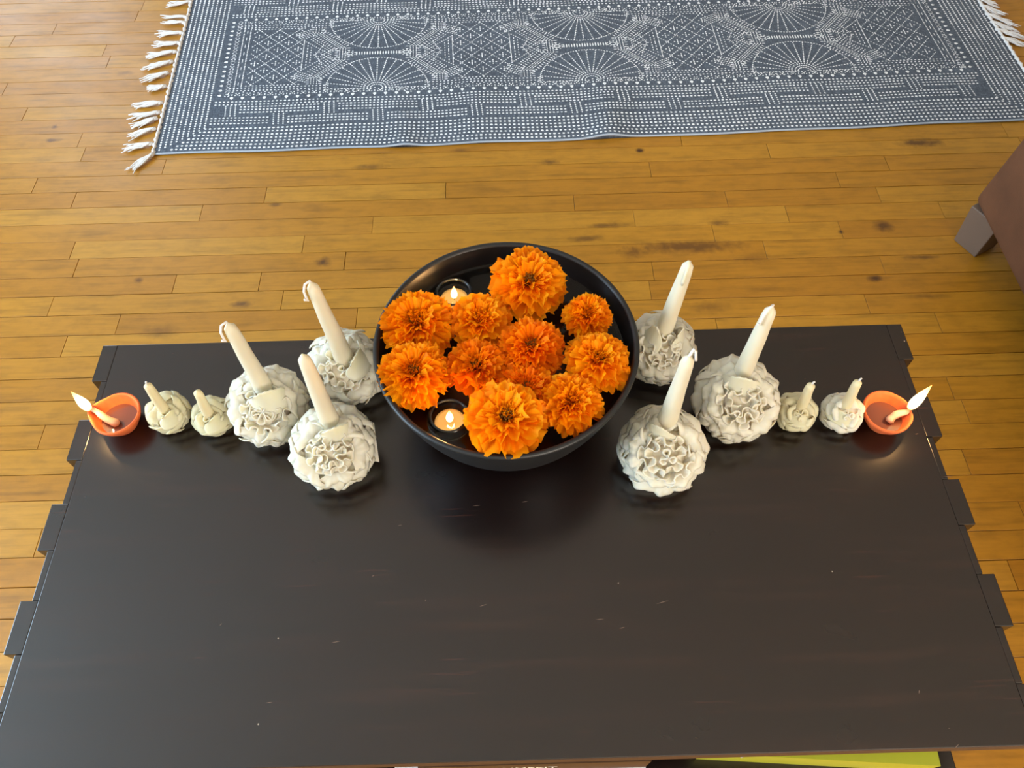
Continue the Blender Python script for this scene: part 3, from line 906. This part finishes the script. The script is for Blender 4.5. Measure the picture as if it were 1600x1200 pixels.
def diya(px, py, sx, sy, fx, fy, rpx, label, seed):
    """clay lamp; (sx,sy) pixel of the spout lip, (fx,fy) flame tip"""
    rz = 0.027
    c = at(px, py, H + rz)
    R = rpx * 0.00080
    sp = at(sx, sy, H + rz)
    phs = math.atan2(sp.y - c.y, sp.x - c.x); ext = (sp - c).xy.length / R
    base = Vector((c.x, c.y, H))
    e = empty('clay_oil_lamp', base, label, 'oil lamp', 'clay oil lamps at the table ends')
    def fn(r, z, a):
        d = (a - phs + pi) % (2 * pi) - pi
        g = math.exp(-(d / 0.33) ** 2); w = max(0, min(1, (z - 0.006) / (rz - 0.006)))
        side = math.exp(-((abs(d) - 0.85) / 0.4) ** 2)
        return r * (1 + (ext - 1) * g * w ** 1.3 - 0.05 * side * w), z + 0.0016 * g * w
    prof = [(0.0, 0.0), (R * 0.55, 0.0), (R * 0.60, 0.002), (R * 0.72, 0.008), (R * 0.90, 0.017), (R * 1.0, 0.0245), (R * 1.02, rz), (R * 0.985, rz + 0.0016), (R * 0.93, rz + 0.0012),
            (R * 0.88, rz - 0.003), (R * 0.78, 0.015), (R * 0.60, 0.0085), (R * 0.35, 0.0055), (0.0, 0.005)]
    MB().lathe(prof, 64, base, fn).build('clay_dish', M_CLAY, e)
    oz = 0.0135
    MB().lathe([(R * 0.74, oz), (0.0, oz)], 40, base, cap=False).build('oil', M_OIL, e)
    d = Vector((cos(phs), sin(phs), 0)); n_ = Vector((-d.y, d.x, 0))
    lip = base + d * (R * ext * 0.93) + Vector((0, 0, rz + 0.001))
    rr = random.Random(seed)
    w0 = base + Vector((0.002, -0.008, oz + 0.001))
    pts, rads = [], []
    for i in range(12):
        q = i / 11
        p = w0.lerp(lip, q) + Vector((0, 0, 0.003 * sin(q * pi) - 0.003 * (1 - q) * 0)) + n_ * 0.002 * sin(q * 5)
        pts.append(p); rads.append((0.0034 * (1 - q) ** 0.5 + 0.0021) * (1.0 if i else 0.55) * rr.uniform(0.9, 1.1))
    MB().tube(pts, rads, 9).build('cotton_wick', M_LAMPWICK, e)
    ft = upright(sx, sy, H + rz + .001, fx, fy)[1]
    flame('flame', lip + Vector((0, 0, 0.0005)), ft, 0.0062, e, 1.7)
    return e
diya(180, 646, 139, 641, 111, 612, 38, 'lit terracotta oil lamp beside the small cream candle at the left table end', 1)
diya(1388, 643, 1421, 640, 1456, 602, 38, 'lit terracotta oil lamp beside the small ivory candle at the right table end', 2)

# ------------------------------------------------------------------ marigolds
def petal_mesh(name, seed, w, ruf, fring):
    """unit petal along +x, width w, with a ruffled fringed tip"""
    rg = random.Random(seed)
    ph = [rg.uniform(0, 6) for _ in range(5)]
    nu, nv = 9, 7
    v = []
    for j in range(nv + 1):
        t = j / nv
        for i in range(nu + 1):
            s = i / nu * 2 - 1
            ww = w * (0.18 + 0.82 * (t ** 0.75)) * (1 - 0.06 * max(0, t - 0.8) / 0.2)
            L = 1 - 0.11 * abs(s) ** 2.6 * t + fring * t ** 3 * (sin(s * 7 + ph[0]) * 0.6 + sin(s * 13 + ph[1]) * 0.4)
            x = t * L
            y = s * ww * 0.5
            z = 0.20 * t ** 1.2 * s * s * w * 1.4 + ruf * t ** 1.6 * (sin(s * 4.2 + ph[2]) + 0.5 * sin(s * 8.5 + ph[3])) - 0.10 * t ** 3 + 0.10 * t
            v.append((x, y, z))
    f = [(j * (nu + 1) + i, j * (nu + 1) + i + 1, (j + 1) * (nu + 1) + i + 1, (j + 1) * (nu + 1) + i) for j in range(nv) for i in range(nu)]
    me = bpy.data.meshes.new(name); me.from_pydata(v, [], f); me.update()
    me.polygons.foreach_set('use_smooth', [True] * len(me.polygons))
    return me, v, f
PET = {}
def petals(kind, matl):
    key = (kind, matl.name)
    if key not in PET:
        out = []
        for k in range(6):
            w, ruf, fr_ = {'broad': (0.78, 0.085, 0.05), 'mid': (0.58, 0.085, 0.06), 'narrow': (0.42, 0.075, 0.06)}[kind]
            me, v, f = petal_mesh('petal', k * 7 + len(kind) * 31, w, ruf, fr_)
            me.materials.append(matl); out.append((me, v, f))
        PET[key] = out
    return PET[key]
def marigold(px, py, rpx, kind, matl, label, seed, dark=0.0, tilt=(0, 0), dz=0.012, dome=1.0):
    rg = random.Random(seed)
    c = at(px, py + 8, wzw + dz + 0.004)
    R = rpx * 0.00079
    e = empty('marigold', c, label, 'flower', 'marigolds floating in the bowl')
    M0 = Matrix.Translation(c) @ Matrix.Rotation(tilt[0], 4, 'X') @ Matrix.Rotation(tilt[1], 4, 'Y')
    lay = {'broad': [(12, 2, 1.0, 0.0), (12, 16, .93, .05), (11, 31, .84, .10), (9, 46, .72, .15)],
           'mid': [(14, 0, 1.0, 0.0), (14, 13, .95, .04), (13, 27, .88, .09), (12, 41, .78, .14), (9, 55, .66, .18)],
           'dense': [(16, -2, 1.0, 0.0), (16, 11, .97, .03), (16, 24, .91, .08), (15, 37, .84, .13), (13, 50, .75, .17)]}[kind]
    pk = {'broad': ('broad', 'broad', 'mid', 'mid'), 'mid': ('mid', 'mid', 'mid', 'narrow', 'narrow'), 'dense': ('mid', 'narrow', 'narrow', 'narrow', 'narrow')}[kind]
    for li, (n_, el, ln, zo) in enumerate(lay):
        off = rg.uniform(0, 6)
        for k in range(n_):
            me = rg.choice(petals(pk[li], matl))[0]
            a = off + 2 * pi * k / n_ + rg.uniform(-0.14, 0.14)
            s = R * ln * rg.uniform(0.92, 1.05)
            M = M0 @ Matrix.Translation((0, 0, R * zo * dome)) @ Matrix.Rotation(a, 4, 'Z') @ Matrix.Translation((R * 0.05, 0, 0)) @ \
                Matrix.Rotation(-radians(el * dome + rg.uniform(-7, 7)), 4, 'Y') @ Matrix.Rotation(rg.uniform(-.3, .3), 4, 'X') @ Matrix.Scale(s, 4)
            link('petal', me, None, e, M)
    # tightly packed inner florets
    b = MB()
    nf = {'broad': 46, 'mid': 56, 'dense': 78}[kind]
    for k in range(nf):
        q = (k + 0.5) / nf
        el = 52 + 36 * (1 - q)
        a = k * 2.39996
        _, v, f = rg.choice(petals('narrow', matl))
        s = R * (0.60 - 0.12 * (1 - q)) * rg.uniform(0.9, 1.1) * (1 - (0.30 * dark * (1 - q)))
        M = M0 @ Matrix.Translation((0, 0, R * 0.12 * dome)) @ Matrix.Rotation(a, 4, 'Z') @ Matrix.Translation((R * 0.26 * q ** .5, 0, 0)) @ \
            Matrix.Rotation(-radians(el * dome ** .5 + rg.uniform(-8, 8)), 4, 'Y') @ Matrix.Rotation(rg.uniform(-.7, .7), 4, 'X') @ Matrix.Diagonal((s, s * .62, s, 1))
        b.add([M @ Vector(p) for p in v], f)
    o = b.build('inner_florets', matl, e); o['kind'] = 'stuff'
    if dark > 0:
        b = MB()
        for k in range(18):
            a = k * 2.39996; q = k / 18
            p0 = M0 @ Vector((R * .16 * q ** .5 * cos(a), R * .16 * q ** .5 * sin(a), R * .20))
            p1 = M0 @ Vector((R * .17 * q ** .5 * cos(a), R * .17 * q ** .5 * sin(a), R * (.10 + .36 * dome)))
            b.tube([p0, p1], [R * .02, R * .028], 5)
        b.build('flower_centre', M_CENTRE, e)
    d0 = M0 @ Vector((0, 0, -R * 0.02)); d1 = M0 @ Vector((0, 0, -R * 0.42))
    MB().tube([d0 + (d0 - d1) * 0.3, d0, (d0 + d1) / 2, d1], [R * .25, R * .30, R * .22, R * .10], 10).build('calyx', M_GREEN, e)
    return e
marigold(825, 438, 57, 'mid', M_OR2, 'large amber marigold with a brown eye, farthest back in the bowl', 1, 1.0, (0.25, 0.10), 0.020)
marigold(653, 503, 55, 'dense', M_OR1, 'large deep orange marigold by the left rim, behind the brown-eyed one', 2, 0.25, (0.10, 0.0), 0.016)
marigold(750, 498, 45, 'broad', M_OR2, 'ruffled yellow-orange marigold with no eye beside the rear floating candle', 3, 0.0, (0.12, 0.05), 0.014)
marigold(649, 580, 51, 'dense', M_OR1, 'dense brown-eyed orange marigold by the left rim, above the front candle', 4, 0.9, (0.10, 0.0), 0.016)
marigold(745, 569, 46, 'mid', M_OR3, 'reddish orange marigold in the middle of the bowl, left of the brown-eyed centre bloom', 5, 0.5, (0.0, 0.0), 0.010, 0.85)
marigold(830, 539, 48, 'dense', M_OR3, 'dark orange marigold with a brown eye in the centre of the bowl', 6, 1.0, (0.05, 0.0), 0.014)
marigold(917, 489, 37, 'dense', M_OR1, 'smallest marigold, orange, resting on a glass float at the upper right', 7, 0.5, (0.05, 0.05), 0.018)
marigold(932, 561, 48, 'mid', M_OR2, 'amber marigold close to the right rim of the bowl', 8, 0.4, (0.05, 0.1), 0.018)
marigold(821, 604, 47, 'mid', M_OR3, 'flat orange marigold partly covered by the big front bloom', 9, 0.4, (0.0, 0.0), 0.006, 0.75)
marigold(891, 625, 44, 'mid', M_OR1, 'orange marigold at the lower right, next to the big front bloom', 10, 0.0, (0.15, 0.05), 0.016)
marigold(792, 650, 56, 'broad', M_OR2, 'largest amber marigold with broad petals, at the front of the bowl', 11, 0.7, (0.10, 0.0), 0.020)

# ------------------------------------------------------------------ wax flower candles
def wax_petal(c, A, R, th0, ph0, dph, r0, bend, amp, k, ph, rg, nu=26, nv=7, rt=1.0):
    X = A.cross(Vector((0, 1, 0.2))).normalized(); Y = A.cross(X)
    def fn(s, t):
        ss = s * 2 - 1
        fan = 0.40 + 0.60 * t ** 0.8
        a = ph0 + ss * dph * fan
        wv = sin(ss * k + ph) + 0.4 * sin(ss * k * 2.3 + ph * 2)
        if bend < 0:                      # a crimped ribbon standing on edge
            r_ = R * (r0 + (rt - r0) * t) * (1 + 0.03 * t * sin(ss * k * 1.3 + ph))
            th = th0 + amp * t ** 1.2 * sin(ss * k + ph)
            a -= 0.85 * dph / k * t * sin(2 * (ss * k + ph))
        else:                             # a scalloped petal lying over the ball
            r_ = R * (r0 + (rt - r0) * min(1, t * 1.6) ** 0.7 + amp * t ** 1.6 * wv)
            th = th0 + bend * t * (1 - 0.16 * ss * ss + 0.07 * abs(sin(ss * k * 0.9 + ph)))
        d = A * cos(th) + (X * cos(a) + Y * sin(a)) * sin(th)
        p = c + d * r_
        p.z = max(p.z, H + 0.0008)
        return p
    return MB().grid(fn, nu, nv)
def wax_flower(name, ball, rpx, cb, ct, label, group, seed, small=False, taper_r=(0.0132, 0.0066), matl=None, wick='fold', leaf=None, flat=None, tilt=0.70, side=0.0):
    rg = random.Random(seed)
    matl = matl or M_WAX
    R = rpx * 0.00080
    c = at(ball[0], ball[1], H + R * 0.86)
    e = empty(name, Vector((c.x, c.y, H)), label, 'candle', group)
    A = Vector((side, -sin(tilt), cos(tilt))).normalized()
    # core
    b = MB()
    def core(s, t):
        a, q = 2 * pi * s, pi * t
        rr = R * 0.84
        p = c + Vector((rr * sin(q) * cos(a), rr * sin(q) * sin(a), rr * cos(q)))
        p.z = max(p.z, H + 0.0004); return p
    b.grid(core, 20, 12).build('flower_core', matl, e)
    sk = 0.0014 if not small else 0.0013
    rings = [(7, 1, 2.9, 8.0, 0.74, -1, 1.0), (18, 2, 1.75, 9.5, 0.76, -1, 1.03), (30, 3, 1.2, 9.5, 0.78, -1, 1.03),
             (34, 5, 0.80, 7.5, 0.82, 0.30, 1.04), (46, 6, 0.70, 8.0, 0.82, 0.36, 1.03), (62, 6, 0.70, 8.0, 0.82, 0.42, 1.02), (82, 6, 0.70, 5.0, 0.82, 0.45, 1.03), (104, 6, 0.7, 4.6, 0.82, 0.42, 0.99)]
    amps = [0.13, 0.11, 0.10, 0.050, 0.048, 0.045, 0.034, 0.028]
    if small:
        rings = [(8, 2, 1.3, 3.4, 0.5, -1, 0.97), (22, 3, 1.1, 3.6, 0.6, 0.35, 1.0), (42, 5, 0.8, 3.4, 0.75, 0.45, 1.0), (66, 6, 0.66, 3.4, 0.75, 0.5, 1.0), (94, 6, 0.66, 3.2, 0.75, 0.45, 0.98)]
        amps = [0.20, 0.08, 0.06, 0.05, 0.04]
    b0, t0 = upright(cb[0], cb[1], H + R * 1.78, ct[0], ct[1])
    cax = (t0 - b0).normalized()
    for (th, n_, dp, kk, r0, bd, rt), am in zip(rings, amps):
        off = rg.uniform(0, 6)
        for i in range(n_):
            p = wax_petal(c, A, R, radians(th + rg.uniform(-5, 5)), off + 2 * pi * i / n_ + rg.uniform(-.12, .12), dp * rg.uniform(.95, 1.15), r0, bd + rg.uniform(-.05, .08) * (bd > 0),
                          am * rg.uniform(.8, 1.25), kk * rg.uniform(.85, 1.2), rg.uniform(0, 6), rg, 32 if not small else 18, 7 if not small else 6, rt * rg.uniform(.96, 1.05))
            o = p.build('petal', matl, e)
            sm = o.modifiers.new('thickness', 'SOLIDIFY'); sm.thickness = sk; sm.offset = 0
    # taper with a rounded shoulder
    root = b0 - cax * R * 1.1
    L = (t0 - root).length
    pts, rads = [], []
    for i in range(22):
        q = i / 21
        r_ = taper_r[0] + (taper_r[1] - taper_r[0]) * q
        r_ *= 1 + 0.05 * noise.noise((q * 5, seed, 0.3))
        if q > 0.93: r_ *= math.sqrt(max(0.02, 1 - ((q - 0.93) / 0.07) ** 2 * 0.97))
        if q < 0.45: r_ *= 1 + 0.35 * (1 - q / 0.45) ** 2
        pts.append(root + cax * L * q + Vector((0.0012 * noise.noise((q * 3, seed, 7)), 0, 0))); rads.append(r_)
    tp = MB().tube(pts, rads, 18).build('taper', M_TAPER if not small else M_WAX_S, e)
    # wick
    top = t0
    if wick == 'fold':
        sd = -1 if ct[0] < 800 else -1
        d = Vector((sd * taper_r[1] * 1.0, -taper_r[1] * 0.7, 0))
        pts = [top - cax * .003, top + cax * 0.0025, top + d * 0.8 + cax * 0.001, top + d * 1.3 - cax * 0.008, top + d * 1.36 - cax * 0.018, top + d * 1.30 - cax * 0.024, top + d * 1.7 - cax * 0.020]
        MB().tube(pts, 0.0014, 6).build('wick', M_WICK, e)
    elif wick == 'up':
        k_ = 1 if not small else 0.6
        pts = [top - cax * .003, top + Vector((.001, 0, .004)) * k_, top + Vector((.003, .001, .010)) * k_, top + Vector((.0055, 0, .006)) * k_, top + Vector((.007, -.003, -.004)) * k_]
        MB().tube(pts, 0.0016 * k_, 6).build('wick', M_WICK, e)
    elif wick == 'stub':
        MB().tube([top - cax * .002, top + Vector((.0005, 0, .003)), top + Vector((.0015, 0, .005))], 0.0012, 6).build('wick', M_WICK, e)
    elif wick == 'drip':
        d = Vector((-0.2, -0.95, 0)).normalized() * taper_r[1]
        pts = [top + cax * .001, top + d * .75 - cax * .004, top + d * 1.05 - cax * .014, top + d * 1.12 - cax * .026, top + d * 1.15 - cax * .033]
        MB().tube(pts, [0.0022, 0.0026, 0.002, 0.0026, 0.0012], 7).build('wax_drip', M_TAPER, e)
    # smooth petals wrapped round the foot of the taper
    for (ang, hgt, wid) in (leaf or []):
        def lf(s, t):
            ss = s * 2 - 1
            a = ang + ss * wid * (0.55 + 0.75 * sin(pi * min(1, 0.15 + 0.75 * t)))
            r_ = taper_r[0] * (1.55 + 0.15 * t) + 0.012 * (1 - t) ** 2
            edge = 1 - 0.28 * ss * ss + 0.025 * sin(ss * 14) * t
            return b0 - cax * 0.016 + cax * (hgt * t * edge) + Vector((r_ * cos(a), r_ * sin(a), 0))
        o = MB().grid(lf, 16, 8).build('collar_petal', M_TAPER if not small else M_WAX_S, e)
        sm = o.modifiers.new('thickness', 'SOLIDIFY'); sm.thickness = 0.0012
    if flat:
        d = Vector((cos(flat), sin(flat), 0)); n_ = Vector((-d.y, d.x, 0))
        pz = H + R * 0.55
        pts = [c + d * R * .6 + n_ * R * .55 + Vector((0, 0, R * .35)), c + d * R * 1.0 + n_ * R * .52 + Vector((0, 0, R * .1)), c + d * R * 1.08 - n_ * R * .35 - Vector((0, 0, R * .35)), c + d * R * .6 - n_ * R * .35]
        o = MB().add(pts, [(0, 1, 2, 3)]).build('outer_petal', matl, e, False)
        sm = o.modifiers.new('thickness', 'SOLIDIFY'); sm.thickness = 0.0012
    return e
GB, GS = 'large wax flower candles', 'small wax flower candles'
S = -pi / 2
wax_flower('flower_candle', (420, 634), 59, (412, 605), (355, 505), 'tall ivory flower candle next to the small cream candles, left of the bowl', GB, 21, leaf=[(S + .4, .036, .9)], side=0.15)
wax_flower('flower_candle', (541, 574), 59, (536, 555), (485, 441), 'tall ivory flower candle at the far table edge, touching the left side of the bowl', GB, 22, leaf=[(S + 1.2, .03, .8)], side=0.15)
wax_flower('flower_candle', (520, 697), 61, (516, 658), (472, 554), 'tall ivory flower candle with a flat corner petal, front left of the bowl', GB, 23, wick='none', leaf=[(S + .4, .034, .9)], flat=0.05, side=0.15)
wax_flower('flower_candle', (1030, 544), 56, (1038, 515), (1077, 408), 'tall ivory flower candle at the far table edge, touching the right side of the bowl', GB, 24, wick='drip', leaf=[(S - .9, .042, .5), (S + .9, .036, .5)], side=-0.1)
wax_flower('flower_candle', (1149, 624), 62, (1160, 582), (1207, 479), 'tall ivory flower candle beside the two small candles, right of the bowl', GB, 25, leaf=[(S - .3, .036, .95)], flat=None, side=-0.08)
wax_flower('flower_candle', (1033, 701), 62, (1042, 658), (1077, 556), 'tall ivory flower candle with an upturned wick, front right of the bowl', GB, 26, wick='up', leaf=[(S - .6, .034, .8)], side=-0.05)
sr = (0.0076, 0.0050)
wax_flower('small_flower_candle', (264, 645), 32, (254, 636), (229, 600), 'small cream flower candle with a curled wick, next to the left oil lamp', GS, 31, True, sr, M_WAX_S, 'stub', [(S + .9, .016, .9)], side=0.2)
wax_flower('small_flower_candle', (333, 651), 31, (324, 643), (307, 611), 'small cream flower candle with a rounded tip, between a tall candle and its twin', GS, 32, True, sr, M_WAX_S, 'none', [(S + .9, .016, .9)], side=0.2)
wax_flower('small_flower_candle', (1243, 644), 31, (1253, 632), (1269, 600), 'small ivory flower candle right beside the tall candle, with a short white wick', GS, 33, True, sr, M_WAX_S, 'stub', [(S - .6, .014, .9)], side=-0.1)
wax_flower('small_flower_candle', (1315, 644), 31, (1323, 630), (1342, 595), 'small ivory flower candle lit orange by the right oil lamp beside it', GS, 34, True, sr, M_WAX, 'stub', [(S - .6, .014, .9)], side=-0.1)
